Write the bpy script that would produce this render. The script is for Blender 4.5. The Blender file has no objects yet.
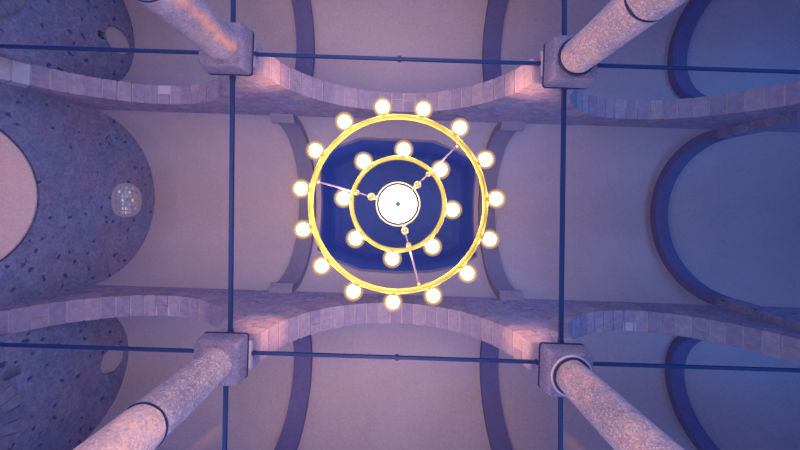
import bpy, bmesh, math, random
from mathutils import Vector, Matrix
random.seed(7)
PI = math.pi
C = bpy.context.scene.collection
# ------------------------------------------------------------------ units
# plan units: 1 unit = 1.6 cm, x along the nave, y across it, z measured from the top of the capitals.
U = 0.016
ZF = -423.5                       # floor level
K = 0.0240                        # the two arcades are slightly staggered: the plan is a little out of square
def P(x, y, z):
    return Vector(((x + K * y - 1.72) * U, y * U, (z - ZF) * U))

# ------------------------------------------------------------------ materials
def nodes(name):
    m = bpy.data.materials.new(name); m.use_nodes = True
    nt = m.node_tree
    b = nt.nodes['Principled BSDF']
    return m, nt, b
def ramp(nt, stops, fac):
    r = nt.nodes.new('ShaderNodeValToRGB')
    e = r.color_ramp.elements
    while len(e) > 1: e.remove(e[-1])
    e[0].position, e[0].color = stops[0][0], (*stops[0][1], 1)
    for p, c in stops[1:]:
        n = e.new(p); n.color = (*c, 1)
    nt.links.new(fac, r.inputs['Fac'])
    return r
def noise(nt, scale, detail=4, rough=.6, vec=None):
    n = nt.nodes.new('ShaderNodeTexNoise')
    n.inputs['Scale'].default_value = scale; n.inputs['Detail'].default_value = detail
    n.inputs['Roughness'].default_value = rough
    if vec is not None: nt.links.new(vec, n.inputs['Vector'])
    return n
def pos(nt):
    return nt.nodes.new('ShaderNodeNewGeometry').outputs['Position']
def mix(nt, mode, fac, a, b):
    n = nt.nodes.new('ShaderNodeMixRGB'); n.blend_type = mode
    for s, v in ((n.inputs['Fac'], fac), (n.inputs['Color1'], a), (n.inputs['Color2'], b)):
        if isinstance(v, (int, float)): s.default_value = v
        elif isinstance(v, tuple): s.default_value = (*v, 1)
        else: nt.links.new(v, s)
    return n.outputs['Color']
def bump(nt, b, h, strength=.3, dist=.02):
    n = nt.nodes.new('ShaderNodeBump'); n.inputs['Strength'].default_value = strength
    n.inputs['Distance'].default_value = dist
    nt.links.new(h, n.inputs['Height']); nt.links.new(n.outputs['Normal'], b.inputs['Normal'])
def flat(name, col, rough=.6, metal=0, emit=None, es=0):
    m, nt, b = nodes(name)
    b.inputs['Base Color'].default_value = (*col, 1); b.inputs['Roughness'].default_value = rough
    b.inputs['Metallic'].default_value = metal
    if emit:
        b.inputs['Emission Color'].default_value = (*emit, 1); b.inputs['Emission Strength'].default_value = es
    return m
def mottled(name, c1, c2, scale=2.0, rough=.9, bs=.15, fine=22.0, spec=.15):
    m, nt, b = nodes(name); p = pos(nt)
    n1 = noise(nt, scale, 5, .6, p); n2 = noise(nt, fine, 3, .6, p)
    r = ramp(nt, [(.3, c1), (.7, c2)], n1.outputs['Fac'])
    r2 = ramp(nt, [(.25, (.82, .82, .84)), (.75, (1.08, 1.07, 1.06))], n2.outputs['Fac'])
    nt.links.new(mix(nt, 'MULTIPLY', 1.0, r.outputs['Color'], r2.outputs['Color']), b.inputs['Base Color'])
    b.inputs['Roughness'].default_value = rough; b.inputs['Specular IOR Level'].default_value = spec
    bump(nt, b, n2.outputs['Fac'], bs, .01)
    return m
def rubble(name, base1, base2, pit, size=4.2):
    """coursed rubble: voronoi stones in varied tints, thin joints, sparse dark pits"""
    m, nt, b = nodes(name); p = pos(nt)
    mp = nt.nodes.new('ShaderNodeMapping'); mp.inputs['Scale'].default_value = (1, 1, 1.35)
    nt.links.new(p, mp.inputs['Vector'])
    v = nt.nodes.new('ShaderNodeTexVoronoi'); v.inputs['Scale'].default_value = size
    nt.links.new(mp.outputs['Vector'], v.inputs['Vector'])
    e = nt.nodes.new('ShaderNodeTexVoronoi'); e.feature = 'DISTANCE_TO_EDGE'; e.inputs['Scale'].default_value = size
    nt.links.new(mp.outputs['Vector'], e.inputs['Vector'])
    sep = nt.nodes.new('ShaderNodeSeparateColor'); nt.links.new(v.outputs['Color'], sep.inputs['Color'])
    tint = ramp(nt, [(0, base1), (.6, base2), (1, tuple(x * 1.1 for x in base2))], sep.outputs['Red'])
    joint = ramp(nt, [(.0, (1.18, 1.16, 1.1)), (.07, (1, 1, 1))], e.outputs['Distance'])
    col = mix(nt, 'MULTIPLY', 1.0, tint.outputs['Color'], joint.outputs['Color'])
    n0 = noise(nt, .9, 3, .55, p)
    lf = ramp(nt, [(.36, (.88, .99, 1.05)), (.64, (1.1, 1.0, .98))], n0.outputs['Fac'])
    col = mix(nt, 'MULTIPLY', 1.0, col, lf.outputs['Color'])
    n2 = noise(nt, 14, 5, .65, p)
    g = ramp(nt, [(.3, (.72, .72, .76)), (.7, (1.15, 1.15, 1.12))], n2.outputs['Fac'])
    col = mix(nt, 'MULTIPLY', 1.0, col, g.outputs['Color'])
    pv = nt.nodes.new('ShaderNodeTexVoronoi'); pv.inputs['Scale'].default_value = 4.4
    wob = mix(nt, 'ADD', .2, p, noise(nt, 7, 2, .5, p).outputs['Color'])
    nt.links.new(wob, pv.inputs['Vector'])
    ps = nt.nodes.new('ShaderNodeSeparateColor'); nt.links.new(pv.outputs['Color'], ps.inputs['Color'])
    near = ramp(nt, [(.16, (.9, .9, .9)), (.27, (0, 0, 0))], pv.outputs['Distance'])
    some = ramp(nt, [(.42, (0, 0, 0)), (.44, (1, 1, 1))], ps.outputs['Green'])
    mask = mix(nt, 'MULTIPLY', 1.0, near.outputs['Color'], some.outputs['Color'])
    col = mix(nt, 'MIX', mask, col, pit)
    nt.links.new(col, b.inputs['Base Color'])
    b.inputs['Roughness'].default_value = .95; b.inputs['Specular IOR Level'].default_value = .1
    inv = mix(nt, 'SUBTRACT', 1.0, n2.outputs['Color'], mask)
    bump(nt, b, inv, .5, .03)
    return m
def dressed(name, dark, mid, light):
    """arch stones: every block its own tint, speckled"""
    m, nt, b = nodes(name); p = pos(nt)
    g = nt.nodes.new('ShaderNodeNewGeometry')
    r = ramp(nt, [(0, dark), (.5, mid), (1, light)], g.outputs['Random Per Island'])
    n2 = noise(nt, 9, 6, .7, p)
    k = ramp(nt, [(.3, (.75, .74, .78)), (.7, (1.2, 1.17, 1.13))], n2.outputs['Fac'])
    nt.links.new(mix(nt, 'MULTIPLY', 1.0, r.outputs['Color'], k.outputs['Color']), b.inputs['Base Color'])
    b.inputs['Roughness'].default_value = .92; b.inputs['Specular IOR Level'].default_value = .12
    bump(nt, b, n2.outputs['Fac'], .45, .02)
    return m
def granite(name, base, speck_d, speck_l, sc=1.0, streak=None, blobs=.80):
    m, nt, b = nodes(name); p = pos(nt)
    n1 = noise(nt, 26 * sc, 6, .85, p); n2 = noise(nt, 5, 4, .6, p)
    v = nt.nodes.new('ShaderNodeTexVoronoi'); v.inputs['Scale'].default_value = 60 * sc; nt.links.new(p, v.inputs['Vector'])
    r = ramp(nt, [(.36, speck_d), (.47, base), (.55, base), (.66, speck_l)], n1.outputs['Fac'])
    r2 = ramp(nt, [(.32, (.78, .78, .88)), (.68, (1.28, 1.08, .98))], n2.outputs['Fac'])
    col = mix(nt, 'MULTIPLY', 1.0, r.outputs['Color'], r2.outputs['Color'])
    sep = nt.nodes.new('ShaderNodeSeparateColor'); nt.links.new(v.outputs['Color'], sep.inputs['Color'])
    some = ramp(nt, [(blobs, (0, 0, 0)), (blobs + .1, (.75, .75, .75))], sep.outputs['Blue'])
    col = mix(nt, 'MIX', some.outputs['Color'], col, speck_l)
    if streak:                                   # streak of warm light painted down one side of the shaft
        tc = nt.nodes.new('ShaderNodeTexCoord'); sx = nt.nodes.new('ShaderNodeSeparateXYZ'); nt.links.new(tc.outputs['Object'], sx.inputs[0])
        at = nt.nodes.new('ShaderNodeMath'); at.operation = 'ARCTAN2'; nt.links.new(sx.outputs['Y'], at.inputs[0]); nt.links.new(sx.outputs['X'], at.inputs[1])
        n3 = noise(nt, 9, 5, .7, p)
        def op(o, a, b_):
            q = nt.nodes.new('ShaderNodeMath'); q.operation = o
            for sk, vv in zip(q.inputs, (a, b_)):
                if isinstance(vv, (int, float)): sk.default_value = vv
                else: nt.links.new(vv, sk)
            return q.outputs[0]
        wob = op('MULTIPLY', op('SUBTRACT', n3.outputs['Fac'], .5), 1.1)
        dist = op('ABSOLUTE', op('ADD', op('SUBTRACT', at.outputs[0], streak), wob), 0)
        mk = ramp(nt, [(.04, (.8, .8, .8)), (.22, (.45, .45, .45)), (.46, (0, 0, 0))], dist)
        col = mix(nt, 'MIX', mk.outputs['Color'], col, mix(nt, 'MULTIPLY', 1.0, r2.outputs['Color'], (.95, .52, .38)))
    nt.links.new(col, b.inputs['Base Color'])
    b.inputs['Roughness'].default_value = .6; b.inputs['Specular IOR Level'].default_value = .35
    bump(nt, b, n1.outputs['Fac'], .5, .015)
    return m

M = {}
M['plaster'] = mottled('lime_plaster', (.58, .52, .60), (.63, .56, .64), 1.1)
M['apse_plaster'] = mottled('apse_plaster', (.67, .545, .59), (.71, .58, .62), 1.1)
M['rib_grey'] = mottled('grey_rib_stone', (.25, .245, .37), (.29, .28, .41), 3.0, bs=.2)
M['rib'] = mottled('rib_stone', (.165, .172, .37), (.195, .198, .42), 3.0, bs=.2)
M['rubble'] = rubble('rubble_wall', (.25, .265, .43), (.29, .295, .46), (.055, .10, .27))
M['spandrel'] = rubble('spandrel_stone', (.29, .265, .42), (.35, .31, .46), (.16, .155, .33), 4.6)
M['voussoir'] = dressed('voussoir_stone', (.29, .26, .40), (.37, .32, .45), (.415, .36, .46))
M['mortar'] = mottled('pale_mortar', (.50, .45, .53), (.56, .50, .57), 6)
M['niche_stone'] = dressed('niche_stone', (.24, .245, .40), (.29, .285, .43), (.33, .32, .46))
M['pale'] = mottled('pale_stone', (.50, .50, .60), (.56, .55, .64), 5)
M['granite'] = granite('pink_granite', (.56, .45, .50), (.20, .18, .34), (.86, .76, .80))
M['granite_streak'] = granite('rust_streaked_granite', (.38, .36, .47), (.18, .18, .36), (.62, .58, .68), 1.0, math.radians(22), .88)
M['granite_pink'] = granite('rosy_granite', (.84, .62, .60), (.36, .27, .40), (.95, .84, .82))
M['granite_grey'] = granite('grey_granite', (.44, .39, .47), (.17, .17, .33), (.80, .72, .78))
M['capital'] = granite('capital_stone', (.23, .225, .36), (.14, .145, .29), (.34, .325, .44), .8)
M['iron'] = flat('dark_iron', (.006, .034, .16), .5, .0)
M['lead'] = flat('lead_sheet', (.012, .026, .13), .6, .0)
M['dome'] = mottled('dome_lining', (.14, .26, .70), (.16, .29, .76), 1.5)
M['disc'] = mottled('pale_disc', (.62, .56, .62), (.70, .63, .68), 8)
M['niche'] = mottled('niche_plaster', (.32, .31, .50), (.36, .34, .54), 3)
M['brass'] = flat('yellow_brass', (.80, .68, .13), .45, .35)
M['gold'] = flat('pale_gold', (.92, .78, .36), .3, .6)
M['arm'] = flat('mauve_steel', (.42, .36, .55), .35, .5)
M['bulb'] = flat('lit_bulb', (1, 1, 1), .4, 0, (1, .64, .44), 170.0)
M['bowl'] = flat('lit_bowl', (1, 1, 1), .4, 0, (1, .88, .78), 4.0)
M['finial'] = flat('teal_finial', (.05, .30, .38), .5)
M['floor'] = mottled('stone_floor', (.40, .33, .38), (.48, .40, .44), 2.0)

# shell imitating the soft glow round each lamp: part see-through, part glowing
def glow_shell(name, col, es, fac):
    m, nt, b = nodes(name)
    nt.nodes.remove(b)
    tr = nt.nodes.new('ShaderNodeBsdfTransparent'); em = nt.nodes.new('ShaderNodeEmission')
    em.inputs['Color'].default_value = (*col, 1); em.inputs['Strength'].default_value = es
    mx = nt.nodes.new('ShaderNodeMixShader'); mx.inputs['Fac'].default_value = fac
    nt.links.new(tr.outputs[0], mx.inputs[1]); nt.links.new(em.outputs[0], mx.inputs[2])
    nt.links.new(mx.outputs[0], nt.nodes['Material Output'].inputs['Surface'])
    return m
M['globe'] = glow_shell('frosted_globe', (1, .56, .22), .85, .32)
M['globe_in'] = glow_shell('frosted_inner_globe', (1, .74, .34), 1.25, .5)

# coloured glass behind the pierced slab, each pane its own tint, lit by the sky outside
m, nt, b = nodes('coloured_panes')
g = nt.nodes.new('ShaderNodeNewGeometry')
r = ramp(nt, [(0, (.16, .14, .24)), (.36, (.95, .95, 1)), (.46, (.10, .62, .95)), (.60, (.5, .42, .5)), (.68, (.85, .12, .18)), (.76, (.9, .85, .9)), (.84, (.16, .2, .62)), (.93, (1, 1, 1))], g.outputs['Random Per Island'])
r.color_ramp.interpolation = 'CONSTANT'
nt.links.new(r.outputs['Color'], b.inputs['Base Color']); nt.links.new(r.outputs['Color'], b.inputs['Emission Color'])
b.inputs['Emission Strength'].default_value = 1.1
M['panes'] = m

# ------------------------------------------------------------------ helpers
def tag(o, label=None, cat=None, group=None, kind=None):
    if label: o['label'] = label
    if cat: o['category'] = cat
    if group: o['group'] = group
    if kind: o['kind'] = kind
    return o
def empty(name, loc, label, cat, group=None):
    o = bpy.data.objects.new(name, None); C.objects.link(o); o.location = loc
    o.empty_display_size = .1
    return tag(o, label, cat, group)
def build(name, bm, mats, parent=None, smooth=False, origin=None, kind=None):
    """link a bmesh (in world metres) as one object; origin moves the pivot; parents are unrotated empties"""
    if origin is None and parent is not None: origin = world(parent)
    if origin is not None:
        bmesh.ops.translate(bm, verts=bm.verts, vec=-Vector(origin))
    bmesh.ops.recalc_face_normals(bm, faces=bm.faces)
    me = bpy.data.meshes.new(name); bm.to_mesh(me); bm.free()
    if not isinstance(mats, (list, tuple)): mats = [mats]
    for mm in mats: me.materials.append(mm)
    if smooth:
        for p in me.polygons: p.use_smooth = True
        if smooth != True: me.set_sharp_from_angle(angle=smooth)
    o = bpy.data.objects.new(name, me); C.objects.link(o)
    if parent is not None:
        o.parent = parent; o.location = Vector(origin) - world(parent)
    elif origin is not None: o.location = origin
    if kind: o['kind'] = kind
    return o
def world(o):
    v = Vector(o.location)
    while o.parent: o = o.parent; v += Vector(o.location)
    return v
def warp(bm):
    for v in bm.verts: v.co = P(*v.co)
    return bm
def box(bm, x0, x1, y0, y1, z0, z1, mi=0):
    vs = [bm.verts.new((x, y, z)) for x in (x0, x1) for y in (y0, y1) for z in (z0, z1)]
    fs = []
    for f in ((0, 1, 3, 2), (4, 6, 7, 5), (0, 4, 5, 1), (2, 3, 7, 6), (0, 2, 6, 4), (1, 5, 7, 3)):
        fc = bm.faces.new([vs[i] for i in f]); fc.material_index = mi; fs.append(fc)
    return vs, fs
def prism(bm, pts, axis, a, b, mi=0):
    """extrude a 2-D outline; axis 'y': pts=(x,z); 'x': pts=(y,z); 'z': pts=(x,y)"""
    def mk(p, t):
        return (p[0], t, p[1]) if axis == 'y' else ((t, p[0], p[1]) if axis == 'x' else (p[0], p[1], t))
    A = [bm.verts.new(mk(p, a)) for p in pts]; B = [bm.verts.new(mk(p, b)) for p in pts]
    n = len(pts)
    for f in (A, B[::-1]): bm.faces.new(f).material_index = mi
    for i in range(n):
        bm.faces.new((A[i], B[i], B[(i + 1) % n], A[(i + 1) % n])).material_index = mi
def arc(cx, cz, r, a0, a1, n):
    return [(cx + r * math.cos(a0 + (a1 - a0) * i / n), cz + r * math.sin(a0 + (a1 - a0) * i / n)) for i in range(n + 1)]
def ring_strip(bm, axis, cx, cz, r0, r1, t0, t1, n, a0=0, a1=PI, mi=0):
    prism(bm, arc(cx, cz, r0, a0, a1, n) + arc(cx, cz, r1, a1, a0, n), axis, t0, t1, mi)
def to_obj(bm):
    bmesh.ops.recalc_face_normals(bm, faces=bm.faces)
    me = bpy.data.meshes.new('t'); bm.to_mesh(me); bm.free()
    o = bpy.data.objects.new('t', me); C.objects.link(o); return o
def cut(bm, cutters):
    """bm minus every cutter (exact boolean, baked)"""
    a = to_obj(bm); tmp = [a]
    for c in cutters:
        o = to_obj(c); tmp.append(o)
        md = a.modifiers.new('b', 'BOOLEAN'); md.operation = 'DIFFERENCE'; md.solver = 'EXACT'; md.object = o
    dg = bpy.context.evaluated_depsgraph_get(); dg.update()
    out = bmesh.new(); out.from_mesh(a.evaluated_get(dg).to_mesh())
    for o in tmp:
        me = o.data; bpy.data.objects.remove(o); bpy.data.meshes.remove(me)
    return out
def lathe(bm, prof, seg=32, M4=Matrix.Identity(4), mi=0):
    """prof: (radius, height) pairs round local z"""
    rings = []
    for r, h in prof:
        if r < 1e-6: rings.append([bm.verts.new(M4 @ Vector((0, 0, h)))])
        else: rings.append([bm.verts.new(M4 @ Vector((r * math.cos(2 * PI * i / seg), r * math.sin(2 * PI * i / seg), h))) for i in range(seg)])
    for A, B in zip(rings, rings[1:]):
        for i in range(seg):
            j = (i + 1) % seg
            if len(A) == 1 and len(B) == 1: continue
            f = (A[0], B[i], B[j]) if len(A) == 1 else ((A[i], B[0], A[j]) if len(B) == 1 else (A[i], B[i], B[j], A[j]))
            bm.faces.new(f).material_index = mi
    for R in (rings[0], rings[-1]):
        if len(R) > 1: bm.faces.new(R).material_index = mi
def torus(bm, R, rx, rz, z=0, seg=96, s2=14, sq=1.0):
    V = [[None] * s2 for _ in range(seg)]
    for i in range(seg):
        a = 2 * PI * i / seg
        for j in range(s2):
            t = 2 * PI * j / s2
            c, s = math.cos(t), math.sin(t)
            c = math.copysign(abs(c) ** sq, c); s = math.copysign(abs(s) ** sq, s)
            V[i][j] = bm.verts.new(((R + rx * c) * math.cos(a), (R + rx * c) * math.sin(a), z + rz * s))
    for i in range(seg):
        for j in range(s2):
            bm.faces.new((V[i][j], V[(i + 1) % seg][j], V[(i + 1) % seg][(j + 1) % s2], V[i][(j + 1) % s2]))
def tube(bm, p, q, r, seg=10):
    p, q = Vector(p), Vector(q); d = q - p
    Mx = Matrix.Translation(p) @ d.to_track_quat('Z', 'Y').to_matrix().to_4x4()
    lathe(bm, [(r, 0), (r, d.length)], seg, Mx)
def ball(bm, c, r, seg=16):
    lathe(bm, [(r * math.sin(PI * i / 10), -r * math.cos(PI * i / 10)) for i in range(11)], seg, Matrix.Translation(Vector(c)))

# ------------------------------------------------------------------ plan
XW, XWA, XE = -479, -457, 900          # end wall of nave, of aisles, far end
COL = 166; BAY = 333
NA, NB = (-158, -132), (141.5, 170)      # the two arcade walls
ZS = 143                                # aisle springing = crown of the arcade arches
ZN = 189                                # nave springing
RA = 143; RV = 22                       # arcade arch radius, voussoir depth
YC = 4.5; RN = 138.7                    # nave vault
R_A = 98                                # aisle vault radius
AC = (NA[0] - R_A, NB[1] + R_A)         # aisle vault axes
CENT = (-BAY, 0, BAY)

# floor
bm = bmesh.new(); box(bm, -720, XE + 40, -400, 410, ZF - 12, ZF); warp(bm)
build('floor', bm, M['floor'], kind='structure')

# arcade walls
for nm, (y0, y1) in (('wall_north', NA), ('wall_south', NB)):
    bm = bmesh.new(); box(bm, XW, XE, y0, y1, 0, ZN)
    cs = []
    for c in CENT:
        k = bmesh.new(); prism(k, arc(c, 0, RA + RV, 0, PI, 64) + [(c - RA - RV, -20), (c + RA + RV, -20)], 'y', y0 - 5, y1 + 5); cs.append(k)
    w = cut(bm, cs)
    box(w, 478, XE, y0, y1, ZF, 0)      # solid choir wall below the last springing
    box(w, XW, XW + 12, y0, y1, ZF, 0)
    warp(w); build(nm, w, M['spandrel'], kind='structure')

# arcade arches: rings of separate stones with pale joints
def arcade_arch(c, y0, y1, label, pale=(), n=27):
    bm = bmesh.new()
    ring_strip(bm, 'y', c, 0, RA + 1.1, RA + RV, y0 + .6, y1 - .6, 72, mi=1)
    a0 = 0
    gap = .013
    for i in range(n):
        b0, b1 = PI * i / n + gap * .5, PI * (i + 1) / n - gap * .5
        r0 = RA + random.uniform(-.5, .4); g = random.uniform(-.35, .35)
        if random.random() < .08:
            ym = random.uniform(.35, .65) * (y1 - y0) + y0
            spans = ((y0 - .4, ym - .7), (ym + .7, y1 + .4))
        else: spans = ((y0 - .4 + g * .3, y1 + .4 + g * .3),)
        for s0, s1 in spans:
            ring_strip(bm, 'y', c, 0, r0, RA + RV - .3, s0, s1, 3, b0, b1, mi=2 if i in pale else 0)
    warp(bm)
    o = build('arcade_arch', bm, [M['voussoir'], M['mortar'], M['pale']], origin=P(c, (y0 + y1) / 2, 0))
    return tag(o, label, 'arch', 'stone arches of the two arcades')
AL = {(0, 0): 'round stone arcade arch above the chandelier, ending on the column with the orange streak',
      (1, 0): 'round stone arcade arch below the chandelier, ending on the column with the rosy lower drum',
      (0, -1): 'stone arcade arch with pale foot blocks, running from orange-streaked column to rubble end wall',
      (1, -1): 'stone arcade arch with pale joints, running from rosy-drummed column to rubble end wall',
      (0, 1): 'dim stone arcade arch running into blue shade from the ringed, jointed column',
      (1, 1): 'dim stone arcade arch running into blue shade from the column with unbroken shaft'}
for s, (y0, y1) in enumerate((NA, NB)):
    for k, c in zip((-1, 0, 1), CENT): arcade_arch(c, y0, y1, AL[(s, k)], (22, 23) if (s, k) == (0, -1) else ())

# nave vault with the crossing opening cut through it
NX = [XW - 2, XE]
bm = bmesh.new()
ring_strip(bm, 'x', YC, ZN, RN, RN + 14, XW - 2, XE, 96)
OCT = [(-150, -82), (-112, -102), (-66, -116), (66, -115), (110, -102), (152, -83), (152, 95), (110, 112), (62, 121), (0, 124), (-66, 122), (-112, 109), (-150, 92)]
k = bmesh.new(); prism(k, OCT, 'z', ZN + 20, ZN + 200)
v = cut(bm, [k])
for f in v.faces: f.smooth = True
warp(v)
o = build('ceiling', v, M['plaster'], smooth=math.radians(25), kind='structure')
# lantern above the opening
bm = bmesh.new()
def octring(s, z): return [bm.verts.new((x * s, (y - YC) * s + YC, z)) for x, y in OCT]
def octout(s, z): return [bm.verts.new((x * s, (y - YC) * s + YC, z)) for x, y in OCT]
prof = [(1.0, 250)] + [(1.0, 430)] + [(math.cos(t), 430 + 110 * math.sin(t)) for t in (.25, .5, .75, 1.0, 1.25, 1.45)]
inner = [octring(s + .002, z) for s, z in prof]
for A, B in zip(inner, inner[1:]):
    for i in range(len(A)): bm.faces.new((A[i], A[(i + 1) % len(A)], B[(i + 1) % len(A)], B[i]))
bm.faces.new(inner[-1])
outer = [octout(s * 1.06 + .03, z + (6 if z > 430 else 0)) for s, z in prof]
for A, B in zip(outer, outer[1:]):
    for i in range(len(A)): bm.faces.new((A[i], B[i], B[(i + 1) % len(A)], A[(i + 1) % len(A)]))
bm.faces.new(outer[-1])
for i in range(len(OCT)):
    j = (i + 1) % len(OCT); bm.faces.new((inner[0][i], outer[0][i], outer[0][j], inner[0][j]))
# trim the shaft foot to the outside of the vault
bmesh.ops.recalc_face_normals(bm, faces=bm.faces)
k = bmesh.new(); prism(k, arc(YC, ZN, RN + 7, 0, PI, 96) + [(YC - RN - 7, ZN - 60), (YC + RN + 7, ZN - 60)], 'x', -300, 300)
d = cut(bm, [k]); warp(d)
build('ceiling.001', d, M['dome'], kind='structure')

# aisle vaults
for s, yc in enumerate(AC):
    bm = bmesh.new(); ring_strip(bm, 'x', yc, ZS, R_A, R_A + 12, XWA - 2, XE, 72); warp(bm)
    build('ceiling.002' if s == 0 else 'ceiling.003', bm, M['plaster'], smooth=math.radians(25), kind='structure')

# outer aisle walls with tall round-headed openings added for the blue fill, and the far end wall
fill_opening_x = (-300, 0, 300, 640)
for s, (nm, yo, t) in enumerate((('wall_outer_north', AC[0] - R_A, -26), ('wall_outer_south', AC[1] + R_A, 26))):
    bm = bmesh.new(); box(bm, XWA, XE, min(yo, yo + t), max(yo, yo + t), ZF, ZS + 3)
    cs = []
    for x in fill_opening_x:
        k = bmesh.new(); prism(k, arc(x, -60, 45, 0, PI, 24) + [(x - 45, -260), (x + 45, -260)], 'y', min(yo, yo + t) - 4, max(yo, yo + t) + 4); cs.append(k)
    w = cut(bm, cs); warp(w)
    build(nm, w, M['plaster'], kind='structure')
    bm = bmesh.new(); box(bm, XWA, XE, min(yo, yo - t * .12), max(yo, yo - t * .12), ZS - 7, ZS - .5); warp(bm)
    build('trim_%d' % (s + 1), bm, M['rib'], kind='structure')
bm = bmesh.new(); box(bm, XE, XE + 26, AC[0] - R_A, AC[1] + R_A, ZF, ZN + RN + 8); warp(bm)
build('wall_east', bm, M['plaster'], kind='structure')

# ------------------------------------------------------------------ rubble end wall: nave gable and the two aisle ends
# nave gable
WT = 34
gy0, gy1 = NA[1], NB[0]
gab = arc(YC, ZN, RN + 1, 0, PI, 64)
bm = bmesh.new(); prism(bm, [(gy1, ZN)] + gab[1:-1] + [(gy0, ZN), (gy0, ZF), (gy1, ZF)], 'x', XW - WT, XW)
k1 = bmesh.new(); prism(k1, arc(6, 19, 95.6, 0, PI, 64) + [(6 - 95.6, ZF - 5), (6 + 95.6, ZF - 5)], 'x', XW - WT - 5, XW + 5)
k2 = bmesh.new()
def rsq(cy, cz, ry, rz, n=40, p=.82):
    out = []
    for i in range(n):
        c, s = math.cos(2 * PI * i / n), math.sin(2 * PI * i / n)
        out.append((cy + ry * math.copysign(abs(c) ** p, c), cz + rz * math.copysign(abs(s) ** p, s)))
    return out
WY, WZ = 9, 264
prism(k2, rsq(WY, WZ, 31, 37), 'x', XW - WT - 5, XW + 5)
w = cut(bm, [k1, k2]); warp(w)
build('wall_west', w, M['rubble'], kind='structure')
# apse behind the arch
bm = bmesh.new()
cx = XW - WT - 8; R0 = 93.5; n = 24
rows = []
for j in range(0, 13):
    e = PI / 2 * j / 12
    rows.append([bm.verts.new((cx - R0 * math.cos(e) * math.sin(PI * i / n), 6 + R0 * math.cos(e) * math.cos(PI * i / n), 19 + R0 * math.sin(e))) for i in range(n + 1)])
low = [bm.verts.new((v.co.x, v.co.y, ZF)) for v in rows[0]]
for A, B in zip([low] + rows, rows):
    for i in range(n):
        try: bm.faces.new((A[i], A[i + 1], B[i + 1], B[i]))
        except ValueError: pass
fr = [[bm.verts.new((XW - .6, 6 + (R0) * math.cos(PI * i / n), 19 + R0 * math.sin(PI * i / n))) for i in range(n + 1)],
      [bm.verts.new((cx, 6 + R0 * math.cos(PI * i / n), 19 + R0 * math.sin(PI * i / n))) for i in range(n + 1)]]
for i in range(n): bm.faces.new((fr[0][i], fr[0][i + 1], fr[1][i + 1], fr[1][i]))
bmesh.ops.remove_doubles(bm, verts=bm.verts, dist=.01)
bmesh.ops.solidify(bm, geom=bm.faces[:], thickness=-1.8)
warp(bm)
build('wall_apse', bm, M['apse_plaster'], smooth=math.radians(30), kind='structure')

# round latticed window high in the gable
wo = P(XW - 6, WY, WZ)
bm = bmesh.new()
prism(bm, rsq(WY, WZ, 30.9, 36.9), 'x', XW - 14, XW - 5)
holes = []
cell = 4.7; pit = 7.3
for i in range(-3, 4):
    for j in range(-3, 4):
        if abs(i) + abs(j) > 5: continue
        k = bmesh.new(); y, z = WY + i * pit, WZ + 1 + j * pit
        box(k, XW - 20, XW, y - cell / 2, y + cell / 2, z - cell / 2, z + cell / 2); holes.append(k)
kk = bmesh.new()
for k in holes:
    me = bpy.data.meshes.new('t'); k.to_mesh(me); kk.from_mesh(me); bpy.data.meshes.remove(me); k.free()
slab = cut(bm, [kk]); warp(slab)
wn = build('window_1', slab, M['disc'], origin=wo, kind='structure')
tag(wn, 'pale round pierced slab with coloured panes high in the rubble wall', None)
bm = bmesh.new()
for i in range(-3, 4):
    for j in range(-3, 4):
        if abs(i) + abs(j) > 5: continue
        y, z = WY + i * pit, WZ + 1 + j * pit
        box(bm, XW - 9.5, XW - 8.5, y - cell / 2 - .2, y + cell / 2 + .2, z - cell / 2 - .2, z + cell / 2 + .2)
warp(bm); build('pane', bm, M['panes'], parent=wn)

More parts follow.
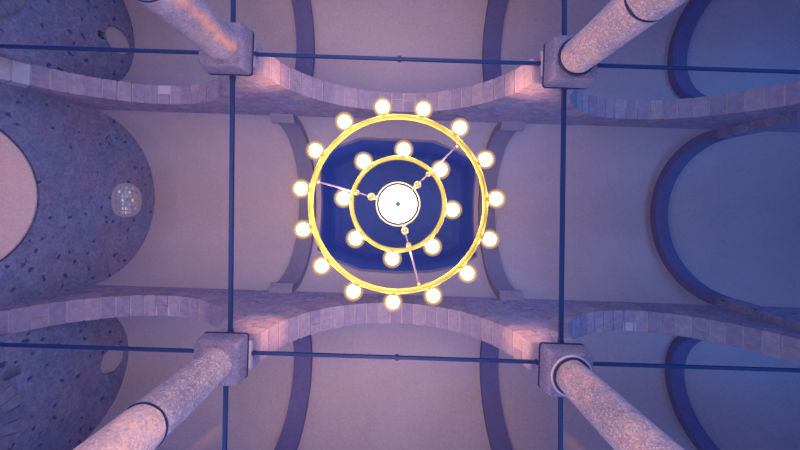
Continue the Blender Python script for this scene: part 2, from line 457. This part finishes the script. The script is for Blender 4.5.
# aisle end walls: round plastered window above a ringed niche arch
for s, (yc, wy, wz, ry, rz) in enumerate(((AC[0], -250, 209, 20, 25), (AC[1], 268, 212, 21, 24))):
    xw = XWA + (4 if s == 0 else -3)
    y0, y1 = yc - R_A, yc + R_A
    bm = bmesh.new(); prism(bm, arc(yc, ZS, R_A + 1, 0, PI, 48) + [(y0, ZF), (y1, ZF)], 'x', xw - 40, xw)
    k1 = bmesh.new(); prism(k1, rsq(wy, wz, ry, rz, 32, 1.0), 'x', xw - 10, xw + 5)
    k2 = bmesh.new(); prism(k2, arc(yc, 8, 50, 0, PI, 40) + [(yc - 50, -330), (yc + 50, -330)], 'x', xw - 26, xw + 5)
    ks = [k1, k2]
    if s == 0:
        k = bmesh.new(); box(k, xw - 16, xw + 5, wy + 1, wy + 12, wz - 38, wz - 27); ks.append(k)
    else:
        k = bmesh.new(); box(k, xw - 6, xw + 5, 212, 224, 58, 78); ks.append(k)
    w = cut(bm, ks); warp(w)
    build('wall_west_%s' % ('north', 'south')[s], w, M['rubble'], kind='structure')
    bm = bmesh.new(); prism(bm, rsq(wy, wz, ry - .2, rz - .2, 32, 1.0), 'x', xw - 9.9, xw - 3.0)
    bmesh.ops.bevel(bm, geom=[e for e in bm.edges], offset=.8, segments=2, affect='EDGES')
    warp(bm)
    build('window_%d' % (s + 2), bm, M['disc'], origin=P(xw, wy, wz), kind='structure')
    # voussoir ring round the niche
    bm = bmesh.new(); N = 13
    ring_strip(bm, 'x', yc, 8, 50.2, 67, xw - 8, xw + .8, 48, mi=1)
    for i in range(N):
        ring_strip(bm, 'x', yc, 8, 50 + random.uniform(-.3, .3), 68, xw - 8, xw + 2.0, 3, PI * i / N + .012, PI * (i + 1) / N - .012)
    warp(bm)
    o = build('niche_arch', bm, [M['niche_stone'], M['niche']], origin=P(xw, yc, 8))
    tag(o, ('ring of stones round the niche low in the end wall, behind the orange-streaked column',
            'ring of stones round the niche below a dark slot, behind the rosy-drummed column')[s], 'arch', 'niche arches in the end walls')
    bm = bmesh.new(); prism(bm, arc(yc, 8, 49.5, 0, PI, 40) + [(yc - 49.5, -330), (yc + 49.5, -330)], 'x', xw - 25.9, xw - 23); warp(bm)
    build('trim_%d' % (s + 4), bm, M['niche'], kind='structure')

# ------------------------------------------------------------------ transverse ribs
def rib(axis_y, zc, R, x0, x1, drop, label, group, corbel=0):
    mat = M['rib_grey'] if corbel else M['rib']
    bm = bmesh.new()
    ring_strip(bm, 'x', axis_y, zc, R - drop, R - .2, x0, x1, 72)
    warp(bm)
    root = build('transverse_arch', bm, mat, smooth=math.radians(25), origin=P((x0 + x1) / 2, axis_y, zc))
    tag(root, label, 'arch', group)
    if corbel:
        for sg in (-1, 1):
            b2 = bmesh.new()
            s0, s1 = (x0 - corbel, x1) if x0 < 0 else (x0, x1 + corbel)
            yw = axis_y + sg * R
            pts = [(yw - sg * .3, zc + 3), (yw - sg * (drop + 2), zc + 3), (yw - sg * (drop + 2), zc - 2), (yw - sg * (drop - 3), zc - 7), (yw - sg * .3, zc - 12)]
            prism(b2, pts, 'x', s0, s1)
            warp(b2); build('corbel', b2, M['rib_grey'], parent=root)
    return root
g1 = 'ribs across the nave vault'; g2 = 'ribs across the aisle vaults'
rib(YC, ZN, RN, -190, -160, 12, 'grey rib across the nave beside the dark dome, on the side of the latticed window', g1, 6)
rib(YC, ZN, RN, 160, 190, 12, 'grey rib across the nave beside the dark dome, away from the latticed window', g1, 6)
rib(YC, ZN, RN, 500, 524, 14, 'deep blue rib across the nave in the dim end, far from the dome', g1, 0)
for sg in (-1, 1):
    bm = bmesh.new(); yw = NA[1] if sg < 0 else NB[0]
    box(bm, 500, 524, min(yw, yw - sg * 12), max(yw, yw - sg * 12), ZF, ZN + 2); warp(bm)
    build('trim_%d' % (7 + (sg > 0)), bm, M['rubble'], kind='structure')
for s, yc in enumerate(AC):
    side = ('the orange-streaked column', 'the rosy-drummed column')[s]
    side2 = ('the ringed, jointed column', 'the unbroken column')[s]
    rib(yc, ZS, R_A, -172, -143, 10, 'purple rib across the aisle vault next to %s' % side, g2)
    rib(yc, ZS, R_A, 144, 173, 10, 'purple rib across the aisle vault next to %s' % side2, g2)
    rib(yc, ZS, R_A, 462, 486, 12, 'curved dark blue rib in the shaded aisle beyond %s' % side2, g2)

# ------------------------------------------------------------------ columns
def column(x, y, mats, ring, joint, label):
    c = P(x, y, ZF)
    root = empty('stone_column', c, label, 'column', 'four columns round the chandelier')
    def at(bm): bmesh.ops.translate(bm, verts=bm.verts, vec=Vector((c.x, c.y, 0))); return bm
    Z = lambda z: (z - ZF) * U
    r_top, r_bot = 15.9 * U, 17.0 * U
    def rr(z): return r_top + (r_bot - r_top) * (z + 20) / (ZF + 20)
    def drum(name, z0, z1, mat):
        bm = bmesh.new(); n = 14
        pr = [(rr(z0) - .006, Z(z0)), (rr(z0), Z(z0) + .008)]
        pr += [(rr(z0 + (z1 - z0) * i / n), Z(z0 + (z1 - z0) * i / n)) for i in range(1, n)]
        pr += [(rr(z1), Z(z1) - .008), (rr(z1) - .006, Z(z1))]
        lathe(bm, pr, 40); at(bm)
        for v in bm.verts:                       # hand-cut, slightly uneven drum
            d = Vector((v.co.x - c.x, v.co.y - c.y, 0))
            if d.length > .05:
                a = math.atan2(d.y, d.x)
                v.co += d.normalized() * (.004 * math.sin(3 * a + v.co.z * 2) + .003 * math.sin(7 * a - v.co.z * 5) + random.uniform(-.002, .002))
        return build(name, bm, mat, parent=root, smooth=math.radians(40))
    if joint:
        drum('shaft_drum', ZF + 18, joint - .8, mats[1]); drum('shaft_drum', joint + .8, -19, mats[0])
        bm = bmesh.new(); lathe(bm, [(rr(joint) + .004, Z(joint - .8)), (rr(joint) + .008, Z(joint)), (rr(joint) + .004, Z(joint + .8))], 40); at(bm)
        o = build('joint_band', bm, M['lead'], parent=root); o['label'] = 'thin dark joint between two drums'
    else: drum('shaft_drum', ZF + 18, -19, mats[0])
    bm = bmesh.new(); box(bm, -26, 26, -26, 26, 0, 10)
    bmesh.ops.scale(bm, verts=bm.verts, vec=(U, U, U)); lathe(bm, [(24 * U, 10 * U), (25 * U, 12.5 * U), (24 * U, 15 * U), (19.5 * U, 17 * U), (18 * U, 19 * U)], 40); at(bm)
    build('base', bm, M['capital'], parent=root)
    # cushion block: square above, eased to the round below
    bm = bmesh.new()
    lev = [(19.5, -21, 5.5), (20.6, -19.6, 4.5), (21.2, -16, 3.4), (22.0, -2.2, 2.4), (21.6, -1.4, 2.4)]
    rings = []
    for h, z, cr in lev:
        loop = []
        for qx, qy, b0 in ((1, 1, 0), (-1, 1, PI / 2), (-1, -1, PI), (1, -1, 1.5 * PI)):
            for i in range(6):
                a = b0 + PI / 2 * i / 5
                loop.append(bm.verts.new(((qx * (h - cr) + cr * math.cos(a)) * U + random.uniform(-.004, .004), (qy * (h - cr) + cr * math.sin(a)) * U + random.uniform(-.004, .004), Z(z))))
        rings.append(loop)
    for A, B in zip(rings, rings[1:]):
        for i in range(24): bm.faces.new((A[i], A[(i + 1) % 24], B[(i + 1) % 24], B[i]))
    bm.faces.new(rings[0]); bm.faces.new(rings[-1]); at(bm)
    build('capital', bm, M['capital'], parent=root, smooth=math.radians(35))
    bm = bmesh.new()
    h = 22.6; cr = 3
    out = []
    for qx, qy, b0 in ((1, 1, 0), (-1, 1, PI / 2), (-1, -1, PI), (1, -1, 1.5 * PI)):
        for i in range(6):
            a = b0 + PI / 2 * i / 5; out.append(((qx * (h - cr) + cr * math.cos(a)) * U, (qy * (h - cr) + cr * math.sin(a)) * U))
    prism(bm, out, 'z', Z(-1.4), Z(0)); at(bm)
    o = build('lead_plate', bm, M['lead'], parent=root); o['label'] = 'thin dark plate on top of the capital'
    if ring:
        bm = bmesh.new(); torus(bm, 16.9 * U, 1.3 * U, 1.2 * U, Z(-22.4), 48, 10); at(bm)
        o = build('neck_ring', bm, M['lead'], parent=root, smooth=True); o['label'] = 'dark ring under the capital'
        if ring > 1:
            bm = bmesh.new(); torus(bm, 18.8 * U, 1.1 * U, 1.0 * U, Z(-21.6), 48, 10); at(bm)
            build('neck_moulding', bm, M['disc'], parent=root, smooth=True)
    return root
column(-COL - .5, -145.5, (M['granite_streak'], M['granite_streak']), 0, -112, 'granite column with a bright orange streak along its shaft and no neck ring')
column(COL + 2, -143, (M['granite'], M['granite_grey']), 1, -112, 'granite column with both a thin neck ring and a dark joint across its shaft')
column(-COL - 3, 156, (M['granite_grey'], M['granite_pink']), 0, -109, 'granite column with grey upper drum and rosy lower drum, no neck ring')
column(COL, 156, (M['granite'],), 2, None, 'granite column with heavy dark neck ring and unbroken rosy shaft')

# ------------------------------------------------------------------ iron tie rods
def rod(p, q, label, clip=None, w=2.0):
    """square iron bar with an eye plate at each end"""
    a, b = P(*p), P(*q); d = (b - a).normalized()
    side = d.cross(Vector((0, 0, 1))).normalized(); up = Vector((0, 0, 1))
    root_o = (a + b) / 2
    bm = bmesh.new()
    def bar(s, e, hw, hh):
        vs = [bm.verts.new(pt + side * hw * i + up * hh * j) for pt in (s, e) for i in (-1, 1) for j in (-1, 1)]
        for f in ((0, 1, 3, 2), (4, 6, 7, 5), (0, 4, 5, 1), (2, 3, 7, 6), (0, 2, 6, 4), (1, 5, 7, 3)): bm.faces.new([vs[i] for i in f])
    bar(a, b, w * U, w * U)
    o = build('tie_rod', bm, M['iron'], origin=root_o)
    for e, s in ((a, 1), (b, -1)):
        bm = bmesh.new(); bar(e, e + d * s * 5 * U, (w + .5) * U, (w + .4) * U)
        build('end_socket', bm, M['iron'], parent=o)
    if clip:
        bm = bmesh.new(); m0 = P(*clip); bar(m0 - d * .03, m0 + d * .03, (w + .8) * U, (w + .9) * U)
        tube(bm, m0, m0 + Vector((0, 0, .10)), .012, 8)
        build('clip', bm, M['iron'], parent=o)
    return tag(o, label, 'tie rod', 'iron tie rods between the columns')
zr = 2.5
E = 19.5
rod((-COL + E, -146, zr), (COL - E, -146, zr), 'dark iron tie rod along the arcade above the chandelier, column to column', (2, -146, zr), 1.5)
rod((-COL + E, 154.5, zr), (COL - E, 154.5, zr), 'dark iron tie rod along the arcade below the chandelier, column to column', (2, 154.5, zr), 1.5)
rod((-COL, -144 + E, zr), (-COL, 156 - E, zr), 'dark iron tie rod across the nave between orange-streaked and rosy-drummed columns', None, 1.8)
rod((COL + 2, -144 + E, zr), (COL + 1, 156 - E, zr), 'dark iron tie rod across the nave between the two neck-ringed columns', None, 1.8)
rod((XW + 12, -146, zr), (-COL - E, -146, zr), 'dark iron tie rod from orange-streaked column to the rubble end wall', None, 1.5)
rod((XW + 12, 154.5, zr), (-COL - E, 154.5, zr), 'dark iron tie rod from rosy-drummed column to the rubble end wall', None, 1.5)
rod((COL + E, -146, zr), (478, -146, zr), 'dark iron tie rod from ringed, jointed column into the blue shade', None, 1.5)
rod((COL + E, 154.5, zr), (478, 154.5, zr), 'dark iron tie rod from unbroken-shafted column into the blue shade', None, 1.5)
rod((-COL, AC[0] - R_A, zr), (-COL, -144 - E, zr), 'dark iron tie rod across the aisle from the orange-streaked column', None, 1.8)
rod((COL + 1, AC[0] - R_A, zr), (COL + 2, -144 - E, zr), 'dark iron tie rod across the aisle from the ringed, jointed column', None, 1.8)
rod((-COL - 4, 156 + E, zr), (-COL - 6, AC[1] + R_A, zr), 'dark iron tie rod across the aisle from the rosy-drummed column', None, 1.8)
rod((COL + 1, 156 + E, zr), (COL + 3, AC[1] + R_A, zr), 'dark iron tie rod across the aisle from the column with unbroken shaft', None, 1.8)

# ------------------------------------------------------------------ chandelier
ROLL = math.radians(1.85)
zc = 5.4; px = 4.0 / 336
cc = Vector((0, 0, zc))
ch = empty('chandelier', cc, 'lit two-ring yellow chandelier with white globes hanging under the dark dome', 'chandelier')
def place(bm, parent=ch): bmesh.ops.translate(bm, verts=bm.verts, vec=cc); return bm
Ro, Ri = 87.3 * px, 46.3 * px
bm = bmesh.new(); torus(bm, Ro, 2.7 * px, 2.2 * px, 0, 128, 14, .7); ring_o = build('outer_ring', place(bm), M['brass'], parent=ch, smooth=True)
bm = bmesh.new(); torus(bm, Ri, 2.3 * px, 2.0 * px, 0, 96, 14, .7); ring_i = build('inner_ring', place(bm), M['brass'], parent=ch, smooth=True)
def lamp(ang, r_ring, r_bulb, proto):
    a = math.radians(ang) - ROLL
    d = Vector((math.cos(a), math.sin(a), 0))
    c = cc + d * r_bulb
    Mx = Matrix.Translation(c) @ d.to_track_quat('Z', 'Y').to_matrix().to_4x4()
    res = []
    if proto is None:
        rb = 6.2 * px
        bm = bmesh.new(); lathe(bm, [(0, rb)] + [(rb * math.sin(t), rb * math.cos(t)) for t in (.25, .5, .75, 1, 1.25, 1.5, 1.8, 2.1, 2.4, 2.6)] + [(rb * .42, -rb * 1.05), (rb * .36, -rb * 1.2)], 20)
        b_ = build('bulb', bm, M['bulb'], smooth=True)
        bm = bmesh.new(); rs = 9.2 * px
        for rs, mi in ((9.8 * px, 0), (8.0 * px, 1)):
            lathe(bm, [(0, rs)] + [(rs * math.sin(t), rs * math.cos(t)) for t in (.25, .5, .75, 1, 1.25, 1.5, 1.8, 2.1, 2.4, 2.65)], 24, mi=mi)
        bm.faces.ensure_lookup_table()
        s_ = build('globe', bm, [M['globe'], M['globe_in']], smooth=True)
        bm = bmesh.new(); lathe(bm, [(3.4 * px, -rb * .95), (3.7 * px, -rb * 1.02), (2.6 * px, -rb * 1.2), (1.3 * px, -rb * 1.3), (1.2 * px, -rb * 1.55)], 16)
        h_ = build('holder', bm, M['gold'], smooth=math.radians(40))
        res = [b_, s_, h_]
    else:
        for o in proto:
            n = o.copy(); C.objects.link(n); res.append(n)
    rel = Matrix.Translation(-cc) @ Mx
    res[0].parent = ch; res[0].matrix_local = rel
    for o in res[1:]:
        o.parent = res[0]; o.matrix_local = Matrix.Identity(4)
    return res
pr = None
for i in range(15):
    r_ = lamp(-75 + 24 * i, Ro, 98.0 * px, pr); pr = pr or r_
for i in range(8): lamp(-84 + 45 * i, Ri, 54.6 * px, pr)
for i in range(3):
    a = math.radians(75.5 + 120 * i) - ROLL; d = Vector((math.cos(a), math.sin(a), 0))
    bm = bmesh.new(); tube(bm, cc + d * 20 * px + Vector((0, 0, .01)), cc + d * (Ro - .01) + Vector((0, 0, .01)), .95 * px, 10)
    arm = build('arm', bm, M['arm'], parent=ch, smooth=math.radians(40))
    bm = bmesh.new(); ball(bm, cc + d * 27.5 * px, 4.0 * px)
    tube(bm, cc + d * 22 * px, cc + d * 25 * px, 2.2 * px, 12); build('knob', bm, M['gold'], parent=arm, smooth=True)
    bm = bmesh.new(); ball(bm, cc + d * 42.5 * px, 2.9 * px); build('knob', bm, M['gold'], parent=arm, smooth=True)
    bm = bmesh.new(); ball(bm, cc + d * (Ro - 4 * px), 1.9 * px); build('knob', bm, M['gold'], parent=arm, smooth=True)
# glowing bowl in a gold rim
bm = bmesh.new(); R1 = 19.4 * px
lathe(bm, [(0, -.085)] + [(R1 * math.sin(t), .03 - .115 * math.cos(t)) for t in (.2, .4, .6, .8, 1, 1.2, 1.4)] + [(R1, .05), (R1 * .6, .07)], 48)
bowl = build('lamp_bowl', place(bm), M['bowl'], parent=ch, smooth=math.radians(50))
bm = bmesh.new(); torus(bm, 22.0 * px, .75 * px, 2.0 * px, .03, 64, 10); build('bowl_rim', place(bm), M['gold'], parent=bowl, smooth=True)
bm = bmesh.new(); lathe(bm, [(0, -.15), (.02, -.142), (.032, -.12), (.024, -.09), (.02, -.07)], 16); build('finial', place(bm), M['finial'], parent=bowl, smooth=True)
# stem and chain up into the dome
zt = (528 - ZF) * U
bm = bmesh.new(); lathe(bm, [(.05, .07), (.06, .1), (.03, .16), (.02, .5), (.03, .55), (.015, .6)], 16); build('stem', place(bm), M['gold'], parent=ch, smooth=math.radians(40))
bm = bmesh.new(); n = int((zt - zc - .6) / .09)
for i in range(n):
    z0 = zc + .6 + .09 * i
    for a in range(10):
        t0, t1 = 2 * PI * a / 10, 2 * PI * (a + 1) / 10
        f = lambda t: (Vector((.022 * math.cos(t), 0, .055 * math.sin(t))) if i % 2 else Vector((0, .022 * math.cos(t), .055 * math.sin(t)))) + Vector((0, 0, z0 + .045))
        tube(bm, f(t0), f(t1), .007, 5)
build('chain', bm, M['arm'], parent=ch)

# ------------------------------------------------------------------ light
def area(name, loc, target, sx, sy, col, power, spread=180):
    l = bpy.data.lights.new(name, 'AREA'); l.spread = math.radians(spread); l.shape = 'RECTANGLE'; l.size = sx; l.size_y = sy
    l.color = col; l.energy = power
    o = bpy.data.objects.new(name, l); C.objects.link(o); o.location = loc
    o.rotation_euler = (Vector(target) - Vector(loc)).to_track_quat('-Z', 'Y').to_euler()
    return o
BLUE = (.14, .40, 1.0)
for s, yo in enumerate((AC[0] - R_A, AC[1] + R_A)):           # blue fill added in the unseen aisle openings
    for x in fill_opening_x:
        e = 210 if x > 400 else 80
        area('window_daylight', P(x, yo + (-10 if s == 0 else 10), -150), P(x, 0, -120), 1.3, 2.6, BLUE, e)
area('east_daylight', P(XE - 4, YC, -120), P(0, YC, 0), 3.2, 4.0, BLUE, 430)  # blue fill added at the windowless east end
PINK = (1, .64, .64)  # warm fills added at floor level to brighten the vaults, no fixtures
for nm, x, y, e, sz in (('nave_uplight', -60, YC, 55, 2.5), ('nave_uplight', -330, YC, 27, 2.0), ('aisle_uplight', -20, AC[0], 33, 1.6), ('aisle_uplight', -20, AC[1], 45, 1.6),
                        ('aisle_uplight', -300, AC[0], 8, 1.6), ('aisle_uplight', -300, AC[1], 8, 1.6)):
    area(nm, P(x, y, ZF + 12), P(x, y, 0) + Vector((.001, 0, 0)), sz, sz, PINK, e, 85)
for sx in (-1, 1):  # spots added beside the chandelier stem to warm the arch feet
    for y in (-132, 141):
        l = bpy.data.lights.new('springer_spot', 'SPOT'); l.energy = 950; l.color = (1, .43, .22); l.spot_size = math.radians(18); l.spot_blend = 1; l.shadow_soft_size = .06
        o = bpy.data.objects.new('springer_spot', l); C.objects.link(o); o.location = (sx * .2, math.copysign(.2, y), 5.75)
        o.rotation_euler = (P(sx * 140, y, 38) - o.location).to_track_quat('-Z', 'Y').to_euler()
l = bpy.data.lights.new('apse_lamp', 'POINT'); l.energy = 75; l.color = (1, .74, .72); l.shadow_soft_size = .15  # warm fill added low in the apse, out of view
o = bpy.data.objects.new('apse_lamp', l); C.objects.link(o); o.location = P(XW - 50, 6, -130)

w = bpy.data.worlds.new('World'); bpy.context.scene.world = w; w.use_nodes = True
w.node_tree.nodes['Background'].inputs['Color'].default_value = (.35, .5, 1, 1)
w.node_tree.nodes['Background'].inputs['Strength'].default_value = .6

# ------------------------------------------------------------------ camera
cd = bpy.data.cameras.new('Camera'); cam = bpy.data.objects.new('Camera', cd); C.objects.link(cam)
cd.sensor_width = 36; cd.lens = 336 / 800 * 36
cd.shift_x = 2 / 800; cd.shift_y = -21 / 800
cam.location = (0, 0, (-336 - ZF) * U)
cam.rotation_euler = (Matrix.Rotation(PI, 3, 'X') @ Matrix.Rotation(ROLL, 3, 'Z')).to_euler()
cd.clip_start = .05
sc = bpy.context.scene; sc.camera = cam
sc.view_settings.view_transform = 'Standard'; sc.view_settings.look = 'None'
sc.view_settings.exposure = 0; sc.view_settings.gamma = 1
sc.cycles.max_bounces = 6; sc.cycles.diffuse_bounces = 4
sc.cycles.use_denoising = True
